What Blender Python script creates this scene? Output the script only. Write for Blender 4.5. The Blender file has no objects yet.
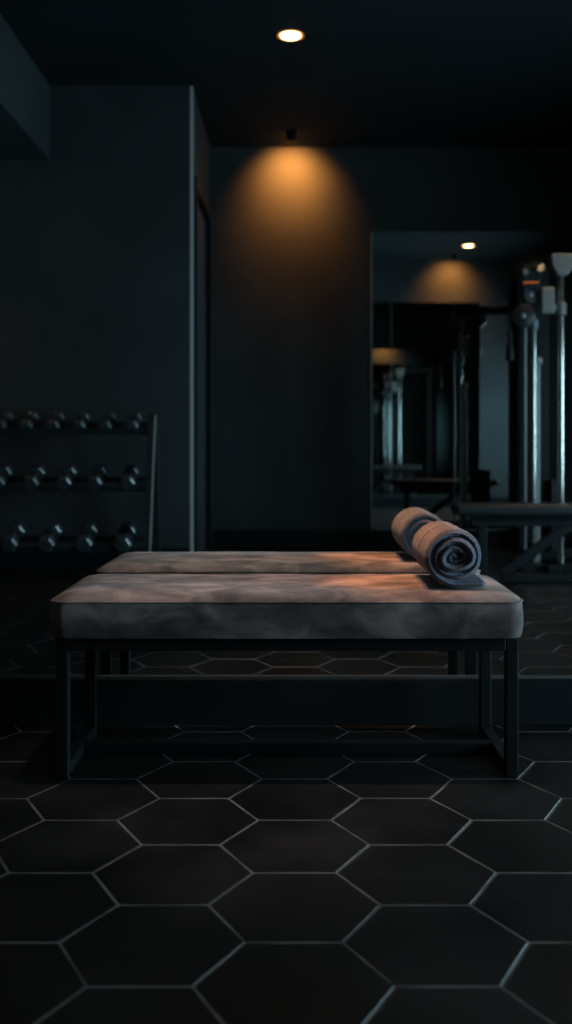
import bpy, bmesh, math, random
from mathutils import Vector, Matrix, noise
random.seed(7)
S = bpy.context.scene
C = S.collection
PI = math.pi

# ------------------------------------------------------------------ camera
# metres; camera stands at the origin looking along +y at a mirrored wall
CAM_H = 0.967
YM = 3.441            # face of the mirrored wall in front of the camera
YB = -2.42            # wall behind the camera (seen in the mirror)
YR = -0.82            # nearer wall behind the dumbbell rack
XC = -0.79            # corner where the nearer wall steps back
XL, XR, ZC = -3.2, 4.5, 3.72
def vy(Z):            # distance as seen in the mirror -> real y
    return 2 * YM - Z

cd = bpy.data.cameras.new('camera'); cam = bpy.data.objects.new('camera', cd); C.objects.link(cam)
cam.location = (0, 0, CAM_H); cam.rotation_euler = (PI / 2, 0, 0)
cd.sensor_width = 36; cd.lens = 36 * 1000 / 1024
cd.shift_x = -9 / 1024; cd.shift_y = -69 / 1024
cd.clip_start = 0.02; cd.clip_end = 60
cd.dof.use_dof = True; cd.dof.focus_distance = 2.98; cd.dof.aperture_fstop = 1.9
S.camera = cam

# ------------------------------------------------------------------ light
S.view_settings.view_transform = 'Standard'; S.view_settings.look = 'None'
S.view_settings.gamma = 1; S.view_settings.use_curve_mapping = False
S.view_settings.exposure = 0.0
w = bpy.data.worlds.new('world'); S.world = w; w.use_nodes = True
w.node_tree.nodes['Background'].inputs[0].default_value = (0.25, 0.5, 0.6, 1)
w.node_tree.nodes['Background'].inputs[1].default_value = 0.02

WARM = (1.0, 0.31, 0.06)
WINDOW_W = 160.0       # daylight through the window in the right wall
WINDOW_COL = (0.50, 0.82, 1.0)
LAMPS = [  # x, y, watts, cone deg, aim (dx,dy,dz), colour, kind of label
    (-0.03, 0.13, 13, 80, (0, 0, -1), WARM, 'ceiling downlight glowing directly over the open floor in front of the bench'),
    (-0.03, -1.98, 160, 108, (0, -1.0, -0.66), WARM, 'ceiling downlight tucked close to the dark wall, throwing the amber pool of light'),
    (2.42, 2.25, 40, 100, (0, 0, -1), WARM, 'ceiling downlight over the floor on the right, in front of the mirrored wall'),
    (2.35, 3.0, 75, 112, (0, 1.0, -0.72), WARM, 'ceiling downlight washing the wall above the right end of the big mirror'),
    (-0.03, 3.04, 240, 34, (0.0, 0.0, -1), (1.0, 0.80, 0.70), 'ceiling downlight above the padded bench'),
    (2.42, 0.13, 70, 95, (0, 0, -1), (1.0, 0.62, 0.38), 'unseen ceiling downlight added to brighten the floor around the weight bench'),  # out-of-view lamp, added to lift the floor and weight bench
    (-2.45, -0.02, 16, 80, (0, -0.1, -1), (1.0, 0.5, 0.22), 'ceiling downlight under the lowered soffit, in front of the dumbbell rack'),
    (0.37, 3.12, 620, 11.5, (-0.012, -0.0, -1), (1.0, 0.30, 0.03), 'narrow ceiling downlight straight above the rolled towel'),
]

# ------------------------------------------------------------------ materials
def mat(name, col=(0.5, 0.5, 0.5), rough=0.5, metal=0.0, spec=0.5, noise_amt=0.0, noise_scale=20, bump=0.0, bump_scale=200, col2=None, sheen=0.0, detail=6, rough_var=0.0, coords='Object'):
    m = bpy.data.materials.new(name); m.use_nodes = True
    nt = m.node_tree; b = nt.nodes['Principled BSDF']
    b.inputs['Base Color'].default_value = (*col, 1); b.inputs['Roughness'].default_value = rough
    b.inputs['Metallic'].default_value = metal; b.inputs['Specular IOR Level'].default_value = spec
    if sheen:
        b.inputs['Sheen Weight'].default_value = sheen; b.inputs['Sheen Roughness'].default_value = 0.4
    tc = nt.nodes.new('ShaderNodeTexCoord')
    if noise_amt or col2 or rough_var:
        n = nt.nodes.new('ShaderNodeTexNoise'); n.inputs['Scale'].default_value = noise_scale; n.inputs['Detail'].default_value = detail
        nt.links.new(tc.outputs[coords], n.inputs['Vector'])
        r = nt.nodes.new('ShaderNodeValToRGB'); nt.links.new(n.outputs['Fac'], r.inputs['Fac'])
        c2 = col2 or tuple(min(1, c * (1 + noise_amt)) for c in col)
        c1 = col if col2 else tuple(c * (1 - noise_amt) for c in col)
        r.color_ramp.elements[0].position = 0.36; r.color_ramp.elements[1].position = 0.64
        r.color_ramp.elements[0].color = (*c1, 1); r.color_ramp.elements[1].color = (*c2, 1)
        nt.links.new(r.outputs['Color'], b.inputs['Base Color'])
        if rough_var:
            mr = nt.nodes.new('ShaderNodeMapRange'); nt.links.new(n.outputs['Fac'], mr.inputs[0])
            mr.inputs[1].default_value = 0.3; mr.inputs[2].default_value = 0.7
            mr.inputs[3].default_value = rough - rough_var; mr.inputs[4].default_value = rough + rough_var
            nt.links.new(mr.outputs[0], b.inputs['Roughness'])
    if bump:
        n2 = nt.nodes.new('ShaderNodeTexNoise'); n2.inputs['Scale'].default_value = bump_scale; n2.inputs['Detail'].default_value = 4
        nt.links.new(tc.outputs[coords], n2.inputs['Vector'])
        bp = nt.nodes.new('ShaderNodeBump'); bp.inputs['Strength'].default_value = bump; bp.inputs['Distance'].default_value = 0.004
        nt.links.new(n2.outputs['Fac'], bp.inputs['Height']); nt.links.new(bp.outputs['Normal'], b.inputs['Normal'])
    return m
def emit(name, col, strength):
    m = bpy.data.materials.new(name); m.use_nodes = True
    b = m.node_tree.nodes['Principled BSDF']
    b.inputs['Base Color'].default_value = (*col, 1)
    b.inputs['Emission Color'].default_value = (*col, 1); b.inputs['Emission Strength'].default_value = strength
    return m

M_wall = mat('dark_plaster', (0.034, 0.042, 0.045), 0.75, spec=0.3, noise_amt=0.12, noise_scale=1.7, bump=0.15, bump_scale=60)
M_ceil = mat('ceiling_paint', (0.011, 0.018, 0.021), 0.85, spec=0.2, noise_amt=0.1, noise_scale=2)
M_trim = mat('black_skirting', (0.008, 0.012, 0.014), 0.5, spec=0.2, noise_amt=0.2, noise_scale=3)
M_guard = mat('pale_corner_guard', (0.55, 0.58, 0.60), 0.35)
M_alu = mat('dull_aluminium', (0.42, 0.46, 0.48), 0.38, metal=1.0)
M_blk = mat('black_powder_coat', (0.008, 0.011, 0.013), 0.45, spec=0.3, bump=0.1, bump_scale=400)
M_blk2 = mat('black_rack_steel', (0.014, 0.018, 0.020), 0.5)
M_rub = mat('black_rubber', (0.042, 0.050, 0.056), 0.28, spec=0.8)
M_chrome = mat('chrome', (0.66, 0.64, 0.60), 0.2, metal=1.0)
M_copper = mat('copper_collar', (0.75, 0.30, 0.14), 0.3, metal=1.0)
M_grey = mat('grey_cast_metal', (0.20, 0.23, 0.24), 0.45, metal=0.4)
M_vinyl = mat('black_vinyl', (0.030, 0.034, 0.036), 0.38, bump=0.1, bump_scale=90)
M_door = mat('dark_door', (0.070, 0.080, 0.082), 0.55, noise_amt=0.1, noise_scale=3)
M_lamp = emit('lamp_glow', (1.0, 0.62, 0.30), 12)
M_lampoff = mat('lamp_trim', (0.03, 0.03, 0.03), 0.5)
M_halo = emit('halo_glow', (1.0, 0.33, 0.07), 0.35)  # dim orange emission imitating the halo around a lit lens
M_win = mat('window_reveal', (0.05, 0.06, 0.06), 0.6)

# suede: mottled where the nap has been brushed both ways
def suede():
    m = bpy.data.materials.new('taupe_suede'); m.use_nodes = True
    nt = m.node_tree; b = nt.nodes['Principled BSDF']; L = nt.links.new
    tc = nt.nodes.new('ShaderNodeTexCoord'); mp = nt.nodes.new('ShaderNodeMapping')
    mp.inputs['Scale'].default_value = (1.0, 1.6, 1.6); L(tc.outputs['Object'], mp.inputs[0])
    n = nt.nodes.new('ShaderNodeTexNoise'); n.inputs['Scale'].default_value = 6.5; n.inputs['Detail'].default_value = 7; n.inputs['Roughness'].default_value = 0.55
    n.inputs['Distortion'].default_value = 0.5
    L(mp.outputs[0], n.inputs['Vector'])
    r = nt.nodes.new('ShaderNodeValToRGB'); L(n.outputs['Fac'], r.inputs['Fac'])
    e = r.color_ramp.elements
    e[0].position = 0.36; e[0].color = (0.075, 0.064, 0.062, 1)
    e[1].position = 0.68; e[1].color = (0.37, 0.29, 0.265, 1)
    x = e.new(0.5); x.color = (0.165, 0.132, 0.124, 1)
    L(r.outputs['Color'], b.inputs['Base Color'])
    b.inputs['Roughness'].default_value = 0.8; b.inputs['Specular IOR Level'].default_value = 0.25
    b.inputs['Sheen Weight'].default_value = 0.12; b.inputs['Sheen Roughness'].default_value = 0.35
    n2 = nt.nodes.new('ShaderNodeTexNoise'); n2.inputs['Scale'].default_value = 330; n2.inputs['Detail'].default_value = 3
    L(tc.outputs['Object'], n2.inputs['Vector'])
    bp = nt.nodes.new('ShaderNodeBump'); bp.inputs['Strength'].default_value = 0.25; bp.inputs['Distance'].default_value = 0.003
    L(n2.outputs['Fac'], bp.inputs['Height']); L(bp.outputs['Normal'], b.inputs['Normal'])
    return m
M_suede = suede()

def terry():
    m = bpy.data.materials.new('grey_terry_cloth'); m.use_nodes = True
    nt = m.node_tree; b = nt.nodes['Principled BSDF']; L = nt.links.new
    tc = nt.nodes.new('ShaderNodeTexCoord')
    n = nt.nodes.new('ShaderNodeTexVoronoi'); n.inputs['Scale'].default_value = 420
    L(tc.outputs['Object'], n.inputs['Vector'])
    n3 = nt.nodes.new('ShaderNodeTexNoise'); n3.inputs['Scale'].default_value = 260; L(tc.outputs['Object'], n3.inputs['Vector'])
    r = nt.nodes.new('ShaderNodeValToRGB'); L(n3.outputs['Fac'], r.inputs['Fac'])
    r.color_ramp.elements[0].position = 0.35; r.color_ramp.elements[0].color = (0.065, 0.078, 0.110, 1)
    r.color_ramp.elements[1].position = 0.7; r.color_ramp.elements[1].color = (0.24, 0.27, 0.36, 1)
    L(r.outputs['Color'], b.inputs['Base Color'])
    b.inputs['Roughness'].default_value = 0.95; b.inputs['Specular IOR Level'].default_value = 0.1
    b.inputs['Sheen Weight'].default_value = 0.4
    bp = nt.nodes.new('ShaderNodeBump'); bp.inputs['Strength'].default_value = 0.9; bp.inputs['Distance'].default_value = 0.004
    L(n.outputs['Distance'], bp.inputs['Height']); L(bp.outputs['Normal'], b.inputs['Normal'])
    return m
M_terry = terry()
M_band = mat('woven_border', (0.035, 0.040, 0.055), 0.9, spec=0.1)

def tile_mat():
    m = bpy.data.materials.new('hexagon_tile'); m.use_nodes = True
    nt = m.node_tree; b = nt.nodes['Principled BSDF']; L = nt.links.new
    at = nt.nodes.new('ShaderNodeAttribute'); at.attribute_name = 'tone'
    tc = nt.nodes.new('ShaderNodeTexCoord')
    n = nt.nodes.new('ShaderNodeTexNoise'); n.inputs['Scale'].default_value = 3.2; n.inputs['Detail'].default_value = 8
    L(tc.outputs['Object'], n.inputs['Vector'])
    mr = nt.nodes.new('ShaderNodeMapRange'); L(n.outputs['Fac'], mr.inputs[0])
    mr.inputs[1].default_value = 0.3; mr.inputs[2].default_value = 0.7; mr.inputs[3].default_value = 0.7; mr.inputs[4].default_value = 1.3
    mx = nt.nodes.new('ShaderNodeMix'); mx.data_type = 'RGBA'; mx.blend_type = 'MULTIPLY'; mx.inputs[0].default_value = 1
    L(at.outputs['Color'], mx.inputs[6]); L(mr.outputs[0], mx.inputs[7]); L(mx.outputs[2], b.inputs['Base Color'])
    mr2 = nt.nodes.new('ShaderNodeMapRange'); L(n.outputs['Fac'], mr2.inputs[0])
    mr2.inputs[1].default_value = 0.3; mr2.inputs[2].default_value = 0.7; mr2.inputs[3].default_value = 0.34; mr2.inputs[4].default_value = 0.50
    L(mr2.outputs[0], b.inputs['Roughness']); b.inputs['Specular IOR Level'].default_value = 0.5
    n2 = nt.nodes.new('ShaderNodeTexNoise'); n2.inputs['Scale'].default_value = 45; n2.inputs['Detail'].default_value = 5
    L(tc.outputs['Object'], n2.inputs['Vector'])
    bp = nt.nodes.new('ShaderNodeBump'); bp.inputs['Strength'].default_value = 0.12; bp.inputs['Distance'].default_value = 0.003
    L(n2.outputs['Fac'], bp.inputs['Height']); L(bp.outputs['Normal'], b.inputs['Normal'])
    return m
M_tile = tile_mat()
M_grout = mat('pale_grout', (0.095, 0.105, 0.105), 0.8, noise_amt=0.5, noise_scale=9)

def mirror_mat():
    m = bpy.data.materials.new('mirror_glass'); m.use_nodes = True
    nt = m.node_tree; nt.nodes.remove(nt.nodes['Principled BSDF'])
    g = nt.nodes.new('ShaderNodeBsdfGlossy'); g.inputs['Roughness'].default_value = 0.0
    g.inputs['Color'].default_value = (0.84, 0.90, 0.89, 1)
    nt.links.new(g.outputs[0], nt.nodes['Material Output'].inputs[0])
    return m
M_mirror = mirror_mat()

# ------------------------------------------------------------------ mesh helpers
def box(bm, x0, x1, y0, y1, z0, z1, mi=0, M=None):
    vs = [bm.verts.new(Vector(p) if M is None else M @ Vector(p)) for p in
          [(x0, y0, z0), (x1, y0, z0), (x1, y1, z0), (x0, y1, z0), (x0, y0, z1), (x1, y0, z1), (x1, y1, z1), (x0, y1, z1)]]
    for f in [(0, 3, 2, 1), (4, 5, 6, 7), (0, 1, 5, 4), (1, 2, 6, 5), (2, 3, 7, 6), (3, 0, 4, 7)]:
        bm.faces.new([vs[i] for i in f]).material_index = mi
    return vs
def frame(a, b):
    a, b = Vector(a), Vector(b); d = (b - a)
    z = d.normalized(); up = Vector((0, 0, 1)) if abs(z.z) < 0.95 else Vector((0, 1, 0))
    x = up.cross(z).normalized(); y = z.cross(x)
    return a, d.length, Matrix((x, y, z)).transposed().to_4x4()
def bar(bm, a, b, wx, wy):
    """rectangular tube from a to b; wx is the sideways width"""
    o, L, R = frame(a, b); M = Matrix.Translation(o) @ R
    box(bm, -wx / 2, wx / 2, -wy / 2, wy / 2, 0, L, M=M)
def tube(bm, a, b, r, n=16, r2=None, cap=True):
    o, L, R = frame(a, b); r2 = r if r2 is None else r2
    rings = []
    for t, rr in ((0, r), (L, r2)):
        rings.append([bm.verts.new(o + R @ Vector((rr * math.cos(2 * PI * i / n), rr * math.sin(2 * PI * i / n), t))) for i in range(n)])
    for i in range(n):
        bm.faces.new([rings[0][i], rings[0][(i + 1) % n], rings[1][(i + 1) % n], rings[1][i]])
    if cap:
        bm.faces.new(rings[0][::-1]); bm.faces.new(rings[1])
def lathe(bm, a, b, prof, n=24):
    """prof: list of (t along axis in metres, radius)"""
    o, L, R = frame(a, b); rings = []
    for t, rr in prof:
        rings.append([bm.verts.new(o + R @ Vector((rr * math.cos(2 * PI * i / n), rr * math.sin(2 * PI * i / n), t))) for i in range(n)])
    for k in range(len(rings) - 1):
        for i in range(n):
            bm.faces.new([rings[k][i], rings[k][(i + 1) % n], rings[k + 1][(i + 1) % n], rings[k + 1][i]])
    bm.faces.new(rings[0][::-1]); bm.faces.new(rings[-1])
def path_tube(bm, pts, r, n=10):
    pts = [Vector(p) for p in pts]; rings = []
    for i, p in enumerate(pts):
        d = (pts[min(i + 1, len(pts) - 1)] - pts[max(i - 1, 0)]).normalized()
        ref = Vector((0, 0, 1)) if abs(d.z) < 0.9 else Vector((1, 0, 0))
        x = ref.cross(d).normalized(); y = d.cross(x)
        rings.append([bm.verts.new(p + x * r * math.cos(2 * PI * k / n) + y * r * math.sin(2 * PI * k / n)) for k in range(n)])
    for a in range(len(rings) - 1):
        for k in range(n):
            bm.faces.new([rings[a][k], rings[a][(k + 1) % n], rings[a + 1][(k + 1) % n], rings[a + 1][k]])
    bm.faces.new(rings[0][::-1]); bm.faces.new(rings[-1])
def obj(name, bm, mats, parent=None, smooth=False, bevel=0.0, seg=2):
    bmesh.ops.recalc_face_normals(bm, faces=bm.faces)
    if bevel:
        es = [e for e in bm.edges if len(e.link_faces) == 2 and e.calc_face_angle(0) > 0.6]
        bmesh.ops.bevel(bm, geom=es, offset=bevel, segments=seg, affect='EDGES', profile=0.5, clamp_overlap=True)
    me = bpy.data.meshes.new(name); bm.to_mesh(me); bm.free()
    for m in (mats if isinstance(mats, (list, tuple)) else [mats]): me.materials.append(m)
    o = bpy.data.objects.new(name, me); C.objects.link(o)
    if smooth:
        for p in me.polygons: p.use_smooth = True
        try: me.set_sharp_from_angle(angle=math.radians(38))
        except Exception: pass
    if parent: o.parent = parent
    return o
def B(): return bmesh.new()
def tag(o, label, cat, group=None):
    o['label'] = label; o['category'] = cat
    if group: o['group'] = group
    return o
def thing(name, label, cat, loc=(0, 0, 0), group=None, rz=0):
    o = bpy.data.objects.new(name, None); C.objects.link(o); o.empty_display_size = 0.1
    o.location = loc; o.rotation_euler = (0, 0, rz)
    return tag(o, label, cat, group)
def struct(name, bm, m, parent=None, **k):
    o = obj(name, bm, m, parent, **k)
    if parent is None: o['kind'] = 'structure'
    return o

# ------------------------------------------------------------------ room shell
T = 0.12
bm = B(); box(bm, XL - T, XR + T, YM + 0.012, YM + 0.012 + T, 0, ZC); struct('wall_front', bm, M_wall)
bm = B(); box(bm, XC, XR + T, YB - T, YB, 0, ZC); struct('wall_back', bm, M_wall)
bm = B(); box(bm, XL - T, XC, YR - T, YR, 0, ZC); struct('wall_rack', bm, M_wall)
# side wall of the recess with a door opening (y from -2.25 to -1.15)
DY0, DY1, DZ = -2.22, -1.02, 2.98
bm = B()
box(bm, XC - T, XC, DY1, YR - T, 0, ZC)
box(bm, XC - T, XC, YB - T, DY0, 0, ZC)
box(bm, XC - T, XC, DY0, DY1, DZ, ZC)
struct('wall_recess', bm, M_wall)
bm = B(); box(bm, XL - T, XL, YR - T, YM + T, 0, ZC); struct('wall_left', bm, M_wall)
# right wall with a window opening
WY0, WY1, WZ0, WZ1 = 0.9, 3.1, 0.55, 2.0
bm = B()
box(bm, XR, XR + T, YB - T, WY0, 0, ZC); box(bm, XR, XR + T, WY1, YM + T, 0, ZC)
box(bm, XR, XR + T, WY0, WY1, 0, WZ0); box(bm, XR, XR + T, WY0, WY1, WZ1, ZC)
struct('wall_right', bm, M_wall)
bm = B()
for (a, b_, c, d) in ((WY0, WY0 + 0.05, WZ0, WZ1), (WY1 - 0.05, WY1, WZ0, WZ1), (WY0 + 0.05, WY1 - 0.05, WZ0, WZ0 + 0.05), (WY0 + 0.05, WY1 - 0.05, WZ1 - 0.05, WZ1)):
    box(bm, XR + 0.02, XR + 0.08, a, b_, c, d)
box(bm, XR + 0.03, XR + 0.07, (WY0 + WY1) / 2 - 0.025, (WY0 + WY1) / 2 + 0.025, WZ0 + 0.05, WZ1 - 0.05)
struct('window_1', bm, M_blk)
ld = bpy.data.lights.new('daylight', 'AREA'); ld.shape = 'RECTANGLE'; ld.size = WY1 - WY0; ld.size_y = WZ1 - WZ0
ld.spread = math.radians(125); ld.energy = WINDOW_W; ld.color = WINDOW_COL
lo = bpy.data.objects.new('daylight', ld); C.objects.link(lo); lo.location = (XR + 0.14, (WY0 + WY1) / 2, (WZ0 + WZ1) / 2); lo.rotation_euler = (0, PI / 2, 0)
bm = B()
box(bm, XL - T, XR + T, YB - T, YM + T, ZC, ZC + T)
struct('ceiling', bm, M_ceil)
# soffit along the left side
bm = B(); box(bm, XL, -1.89, YR, YM + 0.012, 3.15, ZC); struct('trim_1', bm, M_wall)

# floor: elongated hexagon tiles set in pale grout
def floor():
    bm = B(); cl = bm.loops.layers.color.new('tone')
    D, s, h = 0.361, 0.188, 0.157        # point to point, flat edge, half depth
    g = 0.0032                           # half grout width
    px = (D + s) / 2; y_0 = 967 / (820 - 443) + h     # a tile centre under the camera column
    x0r, x1r, y0r, y1r = XL - 0.1, XR + 0.1, YB - 0.1, YM + 0.1
    rr = random.Random(3)
    for i in range(-16, 22):
        for j in range(-24, 12):
            cx = i * px; cy = y_0 + 2 * h * j + (h if i % 2 else 0)
            if not (x0r - 0.1 < cx < x1r + 0.1 and y0r - 0.1 < cy < y1r + 0.1): continue
            def ring(off, z):
                Dx = D / 2 - off * 1.15; sx = s / 2 - off * 0.6; hy = h - off
                return [bm.verts.new((cx + dx, cy + dy, z)) for dx, dy in ((Dx, 0), (sx, hy), (-sx, hy), (-Dx, 0), (-sx, -hy), (sx, -hy))]
            tilt = rr.uniform(-0.0002, 0.0002)
            r0 = ring(g, -0.004); r1 = ring(g, -0.0016); r2 = ring(g + 0.0016, tilt)
            t = rr.random()
            v = rr.uniform(0.85, 1.15)
            base = (0.016, 0.032, 0.038) if t < 0.55 else (0.026, 0.029, 0.029) if t < 0.75 else (0.013, 0.032, 0.042)
            fs = [bm.faces.new(r2)]
            for a, b_ in ((r0, r1), (r1, r2)):
                for k in range(6): fs.append(bm.faces.new([a[k], a[(k + 1) % 6], b_[(k + 1) % 6], b_[k]]))
            for f in fs:
                f.material_index = 0
                for lp in f.loops: lp[cl] = (base[0] * v, base[1] * v, base[2] * v, 1)
    vs = [bm.verts.new(p) for p in ((x0r, y0r, -0.0012), (x1r, y0r, -0.0012), (x1r, y1r, -0.0012), (x0r, y1r, -0.0012))]
    f = bm.faces.new(vs); f.material_index = 1
    box(bm, x0r, x1r, y0r, y1r, -0.12, -0.006, mi=1)
    return struct('floor', bm, [M_tile, M_grout])
floor()

# skirtings
SK = 0.162
bm = B(); box(bm, XL, XR, YM - 0.014, YM + 0.012, 0, SK - 0.006); struct('baseboard_front', bm, M_trim, bevel=0.002)
bm = B(); box(bm, XC, XR, YB, YB + 0.02, 0, SK); struct('baseboard_back', bm, M_trim, bevel=0.002)
bm = B(); box(bm, XL, XC - 0.03, YR, YR + 0.02, 0, SK); struct('baseboard_rack', bm, M_trim, bevel=0.002)
# corner guard on the outside corner
bm = B(); box(bm, XC - 0.016, XC + 0.004, YR - 0.006, YR + 0.004, 0.0, 3.715)
box(bm, XC, XC + 0.004, YR - 0.03, YR - 0.006, 0.0, 3.715)
struct('trim_2', bm, M_guard)

# door in the recess
bm = B()
box(bm, XC - 0.02, XC + 0.022, DY1, DY1 + 0.075, 0, DZ + 0.075)
box(bm, XC - 0.02, XC + 0.022, DY0 - 0.075, DY0, 0, DZ + 0.075)
box(bm, XC - 0.02, XC + 0.022, DY0, DY1, DZ, DZ + 0.075)
struct('trim_3', bm, M_trim, bevel=0.004)
bm = B(); box(bm, XC - 0.075, XC - 0.028, DY0 + 0.004, DY1 - 0.004, 0.008, DZ - 0.004)
door = struct('door_1', bm, M_door, bevel=0.003)
bm = B(); yk = DY1 - 0.09
tube(bm, (XC - 0.028, yk, 1.02), (XC + 0.02, yk, 1.02), 0.011)
tube(bm, (XC + 0.02, yk + 0.008, 1.02), (XC + 0.02, yk - 0.12, 1.02), 0.010)
lathe(bm, (XC - 0.030, yk, 1.02), (XC, yk, 1.02), [(0, 0.027), (0.008, 0.027), (0.010, 0.024)])
struct('door_handle', bm, M_alu, parent=door, smooth=True)

# ------------------------------------------------------------------ wall mirrors
def wall_mirror(label, x0, x1, z0, z1, y, sgn, seams, framed):
    """sgn: +1 when the glass faces -y, -1 when it faces +y"""
    t = thing('wall_mirror', label, 'mirror', (0, y, z0))
    xs = [x0] + seams + [x1]
    for a, b_ in zip(xs[:-1], xs[1:]):
        bm = B(); ya, yb = sorted((0, sgn * 0.008))
        box(bm, a + 0.002, b_ - 0.002, ya, yb, 0.006, z1 - z0)
        obj('mirror_pane', bm, M_mirror, t)
    bm = B(); ya, yb = sorted((-sgn * 0.010, sgn * 0.008))
    box(bm, x0, x1, ya, yb, -0.004, 0.005)
    o = obj('bottom_channel', bm, M_alu, t); o['label'] = 'thin dull metal channel under the glass'
    if framed:
        bm = B(); box(bm, x0 - 0.016, x0 + 0.002, ya, yb, 0, z1 - z0)
        obj('edge_strip', bm, M_alu, t)
    for sx in seams:
        bm = B(); ya, yb = sorted((-sgn * 0.003, sgn * 0.008))
        box(bm, sx - 0.006, sx + 0.006, ya, yb, 0.006, z1 - z0); obj('joint_strip', bm, M_alu, t)
    return t
wall_mirror('huge frameless wall mirror behind the padded bench, resting on the black skirting', XL, 2.79, SK, 3.09, YM, 1, [-1.6, 1.455], False)
wall_mirror('dark wall mirror behind the weight bench, right of the amber pool of light', 0.716, 4.2, 0.162, 2.93, YB + 0.012, -1, [], True)

# ------------------------------------------------------------------ ceiling downlights
def downlight(x, y, W, cone, aim, col, label):
    t = thing('ceiling_downlight', label, 'ceiling light', (x, y, 3.15 if x < -1.89 else ZC), 'recessed ceiling downlights')
    wash = abs(aim[1]) > 0.5
    bm = B()
    n = 40
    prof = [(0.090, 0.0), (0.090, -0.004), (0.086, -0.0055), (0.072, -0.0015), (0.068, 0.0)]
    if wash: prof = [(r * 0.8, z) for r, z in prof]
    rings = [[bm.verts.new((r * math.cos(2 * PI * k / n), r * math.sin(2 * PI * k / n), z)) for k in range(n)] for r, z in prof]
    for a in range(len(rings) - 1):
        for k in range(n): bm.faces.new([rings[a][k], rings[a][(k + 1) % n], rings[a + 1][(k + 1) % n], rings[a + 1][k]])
    obj('trim_ring', bm, M_lampoff if wash else M_halo, t, smooth=True)  # outside the washers the ring glows to imitate the lens halo
    bm = B()
    if wash:
        # small adjustable head tilted to the wall
        d = Vector(aim).normalized(); o = Vector((0, 0, -0.012))
        lathe(bm, o - d * 0.02, o + d, [(0, 0.03), (0.015, 0.045), (0.06, 0.047), (0.062, 0.040)], 24)
        obj('lamp_head', bm, M_blk, t, smooth=True)
        bm = B(); lathe(bm, o + d * 0.038, o + d, [(0, 0.038), (0.006, 0.036)], 24)
        obj('lens', bm, M_lamp, t)
    else:
        prof = [(0.068, -0.001), (0.067, -0.006), (0.060, -0.010), (0.04, -0.012), (0.015, -0.013)]
        rings = [[bm.verts.new((r * math.cos(2 * PI * k / n), r * math.sin(2 * PI * k / n), z)) for k in range(n)] for r, z in prof]
        for a in range(len(rings) - 1):
            for k in range(n): bm.faces.new([rings[a][k], rings[a][(k + 1) % n], rings[a + 1][(k + 1) % n], rings[a + 1][k]])
        bm.faces.new(rings[-1])
        obj('lens', bm, M_lamp, t, smooth=True)
    l = bpy.data.lights.new('lamp_beam', 'SPOT'); l.energy = W; l.color = col; l.spot_size = math.radians(cone); l.spot_blend = 1.0
    l.shadow_soft_size = 0.04
    lo = bpy.data.objects.new('lamp_beam', l); C.objects.link(lo); lo.parent = t
    d = Vector(aim).normalized()
    lo.location = Vector((0, 0, -0.03)) + d * (0.07 if wash else 0.04)
    lo.rotation_euler = d.to_track_quat('-Z', 'Y').to_euler()
for L_ in LAMPS: downlight(*L_)

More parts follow.
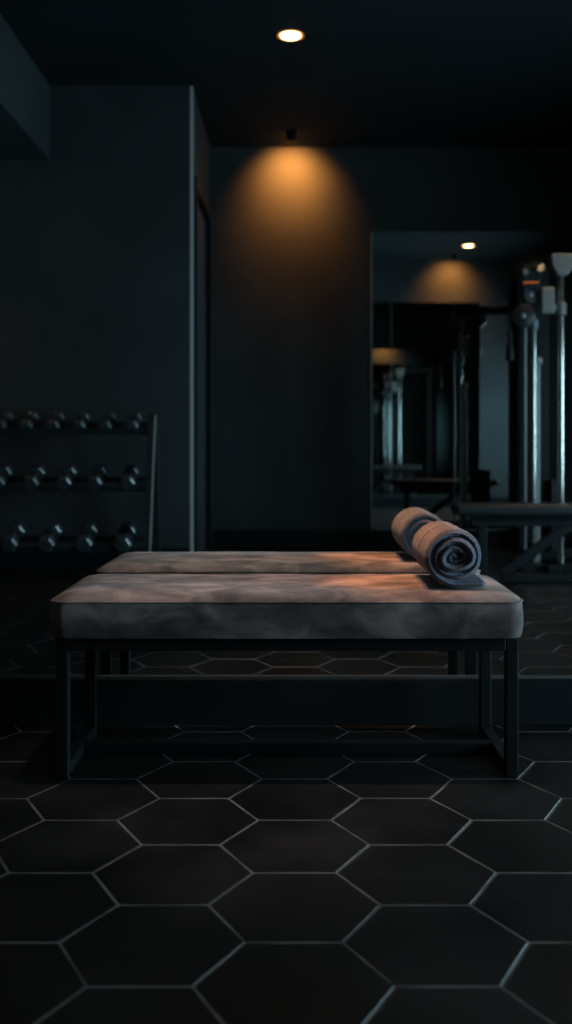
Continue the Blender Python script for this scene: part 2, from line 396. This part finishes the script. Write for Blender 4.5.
# ------------------------------------------------------------------ padded bench
BX0, BX1 = -0.674, 0.628       # leg centres
BY0, BY1 = 2.907, 3.307
def bench():
    t = thing('padded_bench', 'long taupe suede bench on a black tube frame, carrying a rolled towel', 'bench', ((BX0 + BX1) / 2, (BY0 + BY1) / 2, 0))
    hw = (BX1 - BX0) / 2; hd = (BY1 - BY0) / 2; q = 0.018
    for sx in (-1, 1):
        for sy in (-1, 1):
            bm = B(); box(bm, sx * hw - q, sx * hw + q, sy * hd - q, sy * hd + q, 0.036 if True else 0, 0.366)
            obj('leg', bm, M_blk, t, bevel=0.003)
    bm = B()
    for sx in (-1, 1):
        box(bm, sx * hw - q, sx * hw + q, -hd - q, hd + q, 0.366, 0.402)
    for sy in (-1, 1):
        box(bm, -hw + q, hw - q, sy * hd - q, sy * hd + q, 0.366, 0.402)
    obj('seat_frame', bm, M_blk, t, bevel=0.003)
    for sx in (-1, 1):
        bm = B(); box(bm, sx * hw - q, sx * hw + q, -hd - q, hd + q, 0.0, 0.036)
        obj('floor_rail', bm, M_blk, t, bevel=0.003)
    bm = B(); box(bm, -hw + q, hw - q, 0.0, 0.036, 0.0, 0.036)
    obj('cross_rail', bm, M_blk, t, bevel=0.003)
    # cushion: rounded in plan, softly crowned on top
    px, py = hw + 0.032, hd + 0.042; z0, z1 = 0.402, 0.521
    bm = B(); cr = 0.045
    def outline(inset, n=10):
        pts = []
        ax, ay, r = px - inset, py - inset, max(cr - inset, 0.006)
        for qx, qy, a0 in ((1, 1, 0), (-1, 1, PI / 2), (-1, -1, PI), (1, -1, 1.5 * PI)):
            for k in range(n + 1):
                a = a0 + PI / 2 * k / n
                pts.append((qx * (ax - r) + r * math.cos(a), qy * (ay - r) + r * math.sin(a)))
        return pts
    # densify straight runs so the sides can wander a little
    def dense(pts):
        out = []
        for i in range(len(pts)):
            a = Vector(pts[i]); b_ = Vector(pts[(i + 1) % len(pts)]); m = max(1, int((b_ - a).length / 0.03))
            for k in range(m): out.append(a.lerp(b_, k / m))
        return out
    base = dense(outline(0)); N = len(base)
    prof = [(0.020, z0), (0.004, z0 + 0.004), (0.0, z0 + 0.014), (-0.003, z0 + 0.05), (-0.003, z1 - 0.045), (0.0, z1 - 0.016), (0.003, z1 - 0.009),
            (0.010, z1 + 0.000), (0.024, z1 + 0.008), (0.05, z1 + 0.014), (0.11, z1 + 0.018), (0.17, z1 + 0.020)]
    rings = []
    for ins, z in prof:
        ring = []
        for p in base:
            fx = (px - ins) / px; fy = (py - ins) / py
            x, y = p.x * fx, p.y * fy
            dz = 0.0018 * noise.noise(Vector((x * 7, y * 7, z * 4))) if z > z0 + 0.02 else 0
            dn = 0.0022 * noise.noise(Vector((x * 6, y * 6, 3 + z * 9)))
            s = 1 + dn / 0.3
            ring.append(bm.verts.new((x + (dn if x > 0 else -dn), y + (dn if y > 0 else -dn), z + dz)))
        rings.append(ring)
    for a in range(len(rings) - 1):
        for k in range(N): bm.faces.new([rings[a][k], rings[a][(k + 1) % N], rings[a + 1][(k + 1) % N], rings[a + 1][k]])
    bm.faces.new(rings[-1]); bm.faces.new(rings[0][::-1])
    o = obj('seat_cushion', bm, M_suede, t, smooth=True)
    # welted seams round the top edge and at the front corners
    bm = B()
    pts = [(p.x * (px + 0.0005) / px, p.y * (py + 0.0005) / py, z1 - 0.0105) for p in base]
    path_tube(bm, pts + [pts[0]], 0.0028, 8)
    o = obj('piping', bm, M_suede, t, smooth=True)
    return t
bench()

# ------------------------------------------------------------------ rolled towel
def towel():
    R = 0.091; th = 0.0215; turns = 3.45; L = 0.335
    cx, cz = 0.470, 0.527 + R
    t = thing('rolled_towel', 'rolled dark grey terry towel lying on the right end of the padded bench', 'towel', (cx, 2.930, 0.5412))
    zc = R + 0.001
    # spiral centre line, anticlockwise seen from the front, ending at the bottom in a short tail
    cen = []
    total = turns * 2 * PI; pitch = (R - th / 2 - 0.008) / total
    a_end = -PI / 2
    n = 420
    for i in range(n):
        u = i / (n - 1); ph = total * u; r = 0.008 + pitch * ph
        a = a_end - (total - ph)
        wob = 0.0040 * math.sin(a * 2 + 0.6) * (1 - u) + 0.0022 * math.sin(a * 3 + r * 60) * (1 - u * 0.6)
        ex = 1.0 + 0.16 * (1 - u)
        cen.append(Vector(((r + wob) * math.cos(a) * ex, (r + wob) * math.sin(a) / (1 + 0.1 * (1 - u)))))
    last = cen[-1]
    for k in range(1, 26):
        s = k / 25; cen.append(Vector((last.x + 0.078 * s, last.y - 0.0005 + 0.003 * s * s)))
    # cross-section loop: outer side then inner side, rounded ends
    m = len(cen); nor = []
    for i in range(m):
        d = (cen[min(i + 1, m - 1)] - cen[max(i - 1, 0)]).normalized(); nor.append(Vector((d.y, -d.x)))
    loop = []
    for i in range(m): loop.append((cen[i] + nor[i] * th * 0.5, nor[i], i / m))
    dE = (cen[-1] - cen[-2]).normalized()
    for k in range(1, 6):
        a = PI * k / 6; loop.append((cen[-1] + nor[-1] * math.cos(a) * th / 2 + dE * math.sin(a) * th / 2, nor[-1] * math.cos(a) + dE * math.sin(a), 1))
    for i in range(m - 1, -1, -1): loop.append((cen[i] - nor[i] * th * 0.5, -nor[i], i / m))
    dS = (cen[0] - cen[1]).normalized()
    for k in range(1, 6):
        a = PI * k / 6; loop.append((cen[0] - nor[0] * math.cos(a) * th / 2 + dS * math.sin(a) * th / 2, -nor[0] * math.cos(a) + dS * math.sin(a), 0))
    # stations along the axis, rounded over at both ends
    st = [(0.0, 0.0072), (0.0012, 0.0045), (0.0035, 0.0018), (0.007, 0.0)]
    k = 0.0105
    while k < L - 0.008: st.append((k, 0)); k += 0.0036
    st += [(L - y, s) for y, s in [(0.007, 0), (0.0035, 0.0018), (0.0012, 0.0045), (0.0, 0.0072)]]
    bm = B(); rings = []
    for y, shr in st:
        ring = []
        for p, nn, u in loop:
            # dobby border: two woven grooves near the front end, and soft folds
            gr = 0
            for gy in (0.112, 0.160):
                gr -= 0.0060 * math.exp(-((y - gy) / 0.0040) ** 2)
            fold = 0.0022 * math.sin(y * 38 + u * 9) if u > 0.55 else 0.0012 * math.sin(y * 30 + u * 30)
            tele = 0.010 * math.sin(u * 9.0 + 1) * (1 if y < L / 2 else -1) * (0.6 if u < 0.8 else 0.3)   # uneven edges
            k3 = Vector((p.x * 260, y * 260, p.y * 260))
            fz = 0.0020 * noise.noise(k3) + 0.0014 * noise.noise(k3 * 2.1)
            q = p - nn * shr + nn * (gr * 0.8 + fz) * (1 if u > 0.02 else 0.5)
            rad = p.normalized() if p.length > 1e-5 else Vector((0, 0))
            q = q + rad * fold * 0.5
            if u > 0.93 and q.y < -R + 0.004: q.y = max(q.y, -R - 0.001)
            yy = y + tele * (1 - min(1, min(y, L - y) / 0.09))
            ring.append(bm.verts.new((q.x, yy, q.y + zc)))
        rings.append(ring)
    N = len(loop)
    for a in range(len(rings) - 1):
        for j in range(N): bm.faces.new([rings[a][j], rings[a][(j + 1) % N], rings[a + 1][(j + 1) % N], rings[a + 1][j]])
    # end strips between the two sides of the cloth
    for ring, fl in ((rings[0], False), (rings[-1], True)):
        c2 = {}
        outer = ring[:m]; inner = ring[m + 5:m + 5 + m][::-1]
        K = 5; sg = 1 if fl else -1; rows = [outer]
        for k in range(1, K):
            row = []
            for i in range(m):
                p = outer[i].co.lerp(inner[i].co, k / K); q3 = p * 330
                p = p + Vector((0.0010 * noise.noise(q3 + Vector((9, 0, 0))), sg * (0.0035 * math.sin(PI * k / K) + 0.0022 * noise.noise(q3)), 0.0010 * noise.noise(q3 + Vector((0, 9, 0)))))
                row.append(bm.verts.new(p))
            rows.append(row)
        rows.append(inner)
        for ra, rb in zip(rows[:-1], rows[1:]):
            for i in range(m - 1):
                f = [ra[i], ra[i + 1], rb[i + 1], rb[i]]
                bm.faces.new(f if fl else f[::-1])
        bm.faces.new([q_[-1] for q_ in rows[::-1]] + ring[m:m + 5]); bm.faces.new([q_[0] for q_ in rows] + ring[-5:])
    bm.faces.ensure_lookup_table()
    ys = [y for y, _ in st]
    for a in range(len(rings) - 1):
        ym = (ys[a] + ys[a + 1]) / 2
        if min(abs(ym - 0.112), abs(ym - 0.160)) < 0.0040:
            for j in range(N): bm.faces[a * N + j].material_index = 1
    o = obj('cloth_roll', bm, [M_terry, M_band], t, smooth=False)
    for p in o.data.polygons: p.use_smooth = True
    return t
towel()

# ------------------------------------------------------------------ dumbbell rack
RX0, RX1 = -2.62, -1.035
TIERS = [(0.235, 6.98), (0.655, 7.10), (1.06, 7.22)]       # height of front dumbbell heads' shelf, Z of shelf front
TILT = math.radians(20)
def rack():
    t = thing('dumbbell_rack', 'black three-tier dumbbell rack with tilted shelves standing against the dark wall', 'rack', ((RX0 + RX1) / 2, vy(7.25), 0))
    oy = vy(7.25); ox = (RX0 + RX1) / 2
    def P(x, Z, z): return (x - ox, vy(Z) - oy, z)
    for x in (RX0, RX1):
        bm = B(); bar(bm, P(x, 6.93, 0.05), P(x, 7.25, 1.17), 0.05, 0.075); obj('upright', bm, M_grey if False else M_blk2, t, bevel=0.004)
        bm = B(); box(bm, x - ox - 0.03, x - ox + 0.03, vy(7.58) - oy, vy(6.86) - oy, 0, 0.05); obj('foot', bm, M_blk2, t, bevel=0.004)
        bm = B(); bar(bm, P(x, 7.54, 0.05), P(x, 7.34, 1.10), 0.045, 0.045); obj('brace', bm, M_blk2, t, bevel=0.003)
    # bright steel edge strip on the right upright
    bm = B(); bar(bm, P(RX1 + 0.028, 6.90, 0.06), P(RX1 + 0.028, 7.215, 1.17), 0.006, 0.014)
    o = obj('edge_strip', bm, M_guard, t); o['label'] = 'pale steel edge strip'
    for h, Z in TIERS:
        bm = B()
        dy, dz = math.cos(TILT), math.sin(TILT)
        for o1, wd in ((0.0, 0.05), (0.17, 0.05)):       # two angle rails per tier
            p = (Z + 0.02 + o1 * dy, h - 0.012 + o1 * dz)
            bar(bm, P(RX0 + 0.025, p[0], p[1]), P(RX1 - 0.025, p[0], p[1]), 0.045, 0.008) if False else None
            M = Matrix.Translation(Vector(P(0, p[0], p[1]))) @ Matrix.Rotation(-TILT, 4, 'X')
            M.translation.x = -ox
            box(bm, RX0 + 0.025, RX1 - 0.025, -0.05, 0.05, -0.006, 0.0, M=M)
            if o1 == 0: box(bm, RX0 + 0.025, RX1 - 0.025, 0.044, 0.05, 0.0, 0.045, M=M)
            else: box(bm, RX0 + 0.025, RX1 - 0.025, -0.05, -0.044, -0.045, 0.0, M=M)
        obj('shelf', bm, M_blk2, t)
    return t
rack()
ORD = ['rightmost', 'second from right', 'third from right', 'fourth from right', 'fifth from right', 'sixth from right', 'seventh from right']
def make_dumbbell(r, hl, gl):
    t = bpy.data.objects.new('dumbbell', None); C.objects.link(t); t.empty_display_size = 0.05
    for s in (-1, 1):
        bm = B(); y0 = s * gl / 2; y1 = s * (gl / 2 + hl)
        prof = [(0, r * 0.82), (hl * 0.14, r), (hl * 0.86, r), (hl, r * 0.80)]
        o_, L_, R_ = frame((0, y0, 0), (0, y1, 0)); rings = []
        for tt, rr in prof:
            rings.append([bm.verts.new((rr * math.cos(PI / 3 * k), y0 + s * tt, rr * math.sin(PI / 3 * k))) for k in range(6)])
        for a in range(3):
            for k in range(6): bm.faces.new([rings[a][k], rings[a][(k + 1) % 6], rings[a + 1][(k + 1) % 6], rings[a + 1][k]])
        bm.faces.new(rings[0][::-1]); bm.faces.new(rings[-1])
        obj('head', bm, M_rub, t, bevel=0.004)
    bm = B(); lathe(bm, (0, -gl / 2 - 0.002, 0), (0, gl / 2, 0), [(0, 0.015), (gl * 0.15, 0.0145), (gl * 0.5, 0.0175), (gl * 0.85, 0.0145), (gl + 0.004, 0.015)])
    obj('handle', bm, M_chrome, t, smooth=True)
    return t
def copy_tree(o):
    c = o.copy(); C.objects.link(c)
    for ch in o.children:
        d = ch.copy(); C.objects.link(d); d.parent = c
    return c
TX = [  # per tier: head radius, head length, x positions (right to left)
    (0.066, 0.085, [-1.20, -1.47, -1.73, -1.99, -2.25, -2.48]),
    (0.060, 0.075, [-1.19, -1.42, -1.64, -1.87, -2.11, -2.35]),
    (0.053, 0.062, [-1.18, -1.37, -1.56, -1.75, -1.94, -2.13, -2.32]),
]
TN = ['bottom', 'middle', 'top']
protos = None
for k, ((h, Z), (r, hl, xs)) in enumerate(zip(TIERS, TX)):
    pr = make_dumbbell(r, hl, 0.125)
    for i, x in enumerate(xs):
        o = pr if i == 0 else copy_tree(pr)
        ap = r * math.cos(PI / 6)
        # shelf surface passes through (Z+0.02, h-0.012) and rises away from the viewer side
        c = 0.085
        o.location = (x, vy(Z + 0.02 + c * math.cos(TILT)) + ap * math.sin(TILT), h - 0.012 + c * math.sin(TILT) + ap * math.cos(TILT) + 0.0005)
        o.rotation_euler = (-TILT, 0, random.uniform(-0.02, 0.02))
        tag(o, f'black hexagonal dumbbell, {ORD[i]} on the {TN[k]} tier of the rack', 'dumbbell', 'dumbbells on the three-tier rack')

# ------------------------------------------------------------------ flat weight bench
def weight_bench():
    ox, oy = 1.72, vy(6.95)
    t = thing('weight_bench', 'black flat weight bench with splayed steel legs in front of the cable machine', 'weight bench', (ox, oy, 0))
    bm = B(); box(bm, -0.62, 0.62, -0.14, 0.14, 0.475, 0.548); obj('seat_pad', bm, M_vinyl, t, smooth=True, bevel=0.022, seg=4)
    bm = B(); box(bm, -0.56, 0.56, -0.105, 0.105, 0.460, 0.475); obj('pad_board', bm, M_blk, t)
    bm = B(); bar(bm, (-0.50, 0, 0.425), (0.50, 0, 0.425), 0.07, 0.07); obj('spine', bm, M_blk, t, bevel=0.005)
    bm = B(); bar(bm, (-0.42, 0, 0.06), (-0.42, 0, 0.392), 0.06, 0.06); obj('leg', bm, M_blk, t, bevel=0.004)
    bm = B(); bar(bm, (0.10, 0, 0.392), (-0.32, 0, 0.30 - 0.235), 0.05, 0.05) if False else bar(bm, (0.18, 0, 0.39), (-0.28, 0, 0.06), 0.05, 0.07); obj('brace', bm, M_blk, t, bevel=0.004)
    bm = B(); bar(bm, (0.46, 0, 0.06), (0.40, 0, 0.392), 0.06, 0.06); obj('leg', bm, M_blk, t, bevel=0.004)
    for x in (-0.42, 0.46):
        bm = B(); bar(bm, (x, -0.27, 0.033), (x, 0.27, 0.033), 0.06, 0.055); obj('foot', bm, M_blk, t, bevel=0.004)
        for sy in (-1, 1):
            bm = B(); box(bm, x - 0.034, x + 0.034, sy * 0.275 - 0.02, sy * 0.275 + 0.02, 0.0, 0.064); obj('rubber_foot', bm, M_rub, t, bevel=0.003)
    bm = B(); bar(bm, (-0.28, 0, 0.033), (0.43, 0, 0.033), 0.05, 0.05); obj('floor_bar', bm, M_blk, t, bevel=0.003)
    return t
weight_bench()

# ------------------------------------------------------------------ cable machine
def cable_machine():
    ox, oy = 2.1, vy(7.85)
    t = thing('cable_machine', 'tall black cable machine with chrome guide rods and overhead pulleys', 'gym machine', (ox, oy, 0))
    H = 2.34
    def X(px, Z): return (px - 295) * Z / 1000 - ox
    def Y(Z): return vy(Z) - oy
    # black frame
    for (x, Z) in ((1.93, 7.85), (2.62, 7.85)):
        bm = B(); box(bm, x - ox - 0.05, x - ox + 0.05, Y(Z) - 0.04, Y(Z) + 0.04, 0.06, H); obj('upright', bm, M_blk, t, bevel=0.006)
    bm = B(); box(bm, 1.70 - ox, 2.70 - ox, Y(7.85) - 0.04, Y(7.85) + 0.04, H, H + 0.09); obj('top_beam', bm, M_blk, t, bevel=0.006)
    for x in (1.93, 2.62):
        bm = B(); box(bm, x - ox - 0.05, x - ox + 0.05, Y(8.3), Y(7.42), 0.0, 0.06); obj('base_rail', bm, M_blk, t, bevel=0.006)
    # weight stack with plates between the guide rods
    zf = 7.72
    for i in range(16):
        bm = B(); box(bm, 1.985 - ox, 2.055 - ox + 0.02, Y(7.98), Y(7.74), 0.14 + i * 0.034, 0.14 + i * 0.034 + 0.031)
        obj('weight_plate', bm, M_blk2, t, bevel=0.003)
    bm = B(); box(bm, 1.86 - ox, 2.7 - ox, Y(7.99), Y(7.90), 0.06, 0.13); obj('stack_base', bm, M_blk, t)
    # chrome guide rods: thin, medium and thick
    for px, Z, r, z0, z1 in ((525, 7.60, 0.012, 0.06, 1.98), (534, 7.62, 0.017, 0.06, 2.20), (561, 7.56, 0.026, 0.06, 2.24)):
        bm = B(); tube(bm, (X(px, Z), Y(Z), z0), (X(px, Z), Y(Z), z1), r, 20); obj('guide_rod', bm, M_grey if px == 525 else M_chrome, t, smooth=True)
    bm = B(); tube(bm, (X(537, 7.66), Y(7.66), 0.06), (X(537, 7.66), Y(7.66), 1.58), 0.027, 20)
    o = obj('guide_sleeve', bm, M_grey, t, smooth=True); o['label'] = 'dull grey sleeve over the lower rod'
    bm = B(); box(bm, X(518, 7.6), X(572, 7.6), Y(7.70), Y(7.50), 0.0, 0.06); obj('rod_base', bm, M_blk, t, bevel=0.004)
    bm = B(); lathe(bm, (X(537, 7.66), Y(7.66), 1.56), (X(537, 7.66), Y(7.66), 2), [(0, 0.034), (0.02, 0.046), (0.05, 0.046), (0.065, 0.03)]); obj('rod_collar', bm, M_grey, t, smooth=True)
    # cast bracket on top of the thick rod
    bm = B(); x = X(561, 7.56)
    vs = []
    for (dx, z) in ((-0.035, 2.23), (0.035, 2.23), (0.085, 2.30), (0.095, 2.39), (-0.085, 2.39), (-0.075, 2.30)): vs.append((x + dx, z))
    f1 = [bm.verts.new((a, Y(7.56) + 0.05, z)) for a, z in vs]; f2 = [bm.verts.new((a, Y(7.56) - 0.07, z)) for a, z in vs]
    bm.faces.new(f1); bm.faces.new(f2[::-1])
    for k in range(6): bm.faces.new([f1[k], f1[(k + 1) % 6], f2[(k + 1) % 6], f2[k]])
    obj('top_bracket', bm, M_grey, t, bevel=0.008)
    bm = B(); bar(bm, (x, Y(7.6), 2.385), (x, Y(7.85), 2.385), 0.08, 0.05); obj('bracket_arm', bm, M_blk, t, bevel=0.004)
    bm = B(); box(bm, 2.03 - ox, 2.95 - ox, Y(9.12), Y(9.08), 0.06, 2.58)  # added black sheet, stands in for the darkness behind the machine
    obj('dark_backdrop', bm, M_blk2, t, bevel=0.003)
    for xx in (2.06, 2.92):  # posts added to carry the dark backdrop
        bm = B(); box(bm, xx - ox - 0.03, xx - ox + 0.03, Y(9.16), Y(9.06), 0.0, 2.60); obj('backdrop_post', bm, M_blk2, t, bevel=0.003)
    bm = B(); box(bm, 2.60 - ox, 2.66 - ox, Y(9.08), Y(7.89), H + 0.01, H + 0.08); obj('backdrop_rail', bm, M_blk, t, bevel=0.004)  # rail added to tie the backdrop to the frame
    # pulleys
    def pulley(px, py, Z, r, axis_deg):
        x = X(px, Z); z = CAM_H - (py - 443) * Z / 1000; a = math.radians(axis_deg)
        d = Vector((math.sin(a), math.cos(a), 0)) * 0.018; c = Vector((x, Y(Z), z))
        bm = B(); lathe(bm, c - d, c + d, [(0, r * 0.9), (0.006, r), (0.012, r), (0.016, r * 0.84), (0.020, r * 0.84), (0.024, r), (0.030, r), (0.036, r * 0.9)], 32)
        p = obj('pulley', bm, M_grey if px == 547 else M_blk, t, smooth=True)
        bm = B(); lathe(bm, c - d * 1.3, c + d, [(0, 0.012), (0.004, 0.018), (0.044, 0.018), (0.048, 0.012)]); h = obj('hub', bm, M_grey, p, smooth=True)
        return c
    c1 = pulley(523, 316, 7.48, 0.088, 0)
    c2 = pulley(530, 295, 7.55, 0.072, 25)
    c3 = pulley(547, 304, 7.55, 0.055, 0)
    bm = B(); bar(bm, (X(526, 7.52), Y(7.52), 1.90), (X(531, 7.56), Y(7.60), 2.30), 0.06, 0.02); obj('pulley_bracket', bm, M_blk, t, bevel=0.003)
    bm = B(); x = X(547, 7.55); box(bm, x - 0.05, x + 0.05, Y(7.56) - 0.03, Y(7.56) + 0.05, 1.94, 2.14); obj('carriage', bm, M_grey, t, bevel=0.012)
    bm = B(); tube(bm, (X(523, 7.5), Y(7.5), 2.165), (X(538, 7.5), Y(7.5), 2.165), 0.014); o = obj('copper_pin', bm, M_copper, t, smooth=True)
    bm = B(); lathe(bm, (X(537, 7.56), Y(7.5), 2.29), (X(540, 7.56), Y(7.44), 2.26), [(0, 0.02), (0.005, 0.03), (0.03, 0.03)]); obj('copper_cap', bm, M_copper, t, smooth=True)
    bm = B(); lathe(bm, (X(523, 7.56), Y(7.5), 2.25), (X(523, 7.56), Y(7.40), 2.25), [(0, 0.02), (0.005, 0.026), (0.03, 0.02)]); obj('bolt_cap', bm, M_grey, t, smooth=True)
    bm = B(); bar(bm, (X(530, 7.56), Y(7.56), 2.29), (X(530, 7.56), Y(7.85), 2.34), 0.12, 0.09); obj('pulley_arm', bm, M_blk, t, bevel=0.008)
    bm = B(); bar(bm, (X(529, 7.56), Y(7.55), 2.12), (X(531, 7.56), Y(7.55), 2.30), 0.14, 0.07); obj('pulley_housing', bm, M_blk, t, bevel=0.01)
    # adjustable clamp on rods
    bm = B()
    lathe(bm, (X(561, 7.56), Y(7.56), 1.93), (X(561, 7.56), Y(7.56), 2.3), [(0, 0.034), (0.01, 0.042), (0.09, 0.042), (0.10, 0.034)])
    bar(bm, (X(561, 7.56), Y(7.56), 1.98), (X(547, 7.56), Y(7.56), 2.00), 0.04, 0.04)
    obj('rod_clamp', bm, M_grey, t, smooth=True)
    bm = B(); lathe(bm, (X(534, 7.62), Y(7.62), 1.83), (X(534, 7.62), Y(7.62), 2.3), [(0, 0.024), (0.01, 0.034), (0.07, 0.034), (0.08, 0.024)])
    obj('rod_clamp', bm, M_grey, t, smooth=True)
    # cable and hanging handle
    hx, hy = X(510, 7.46), Y(7.46)
    bm = B(); path_tube(bm, [(c1.x - 0.078, c1.y, c1.z), (hx, hy, c1.z - 0.06), (hx, hy, 1.80)], 0.004); obj('cable', bm, M_blk, t, smooth=True)
    bm = B(); lathe(bm, (hx, hy, 1.81), (hx, hy, 1.0), [(0, 0.010), (0.02, 0.018), (0.10, 0.018), (0.12, 0.028), (0.22, 0.034), (0.23, 0.026)]); obj('cable_handle', bm, M_blk, t, smooth=True)
    return t
cable_machine()
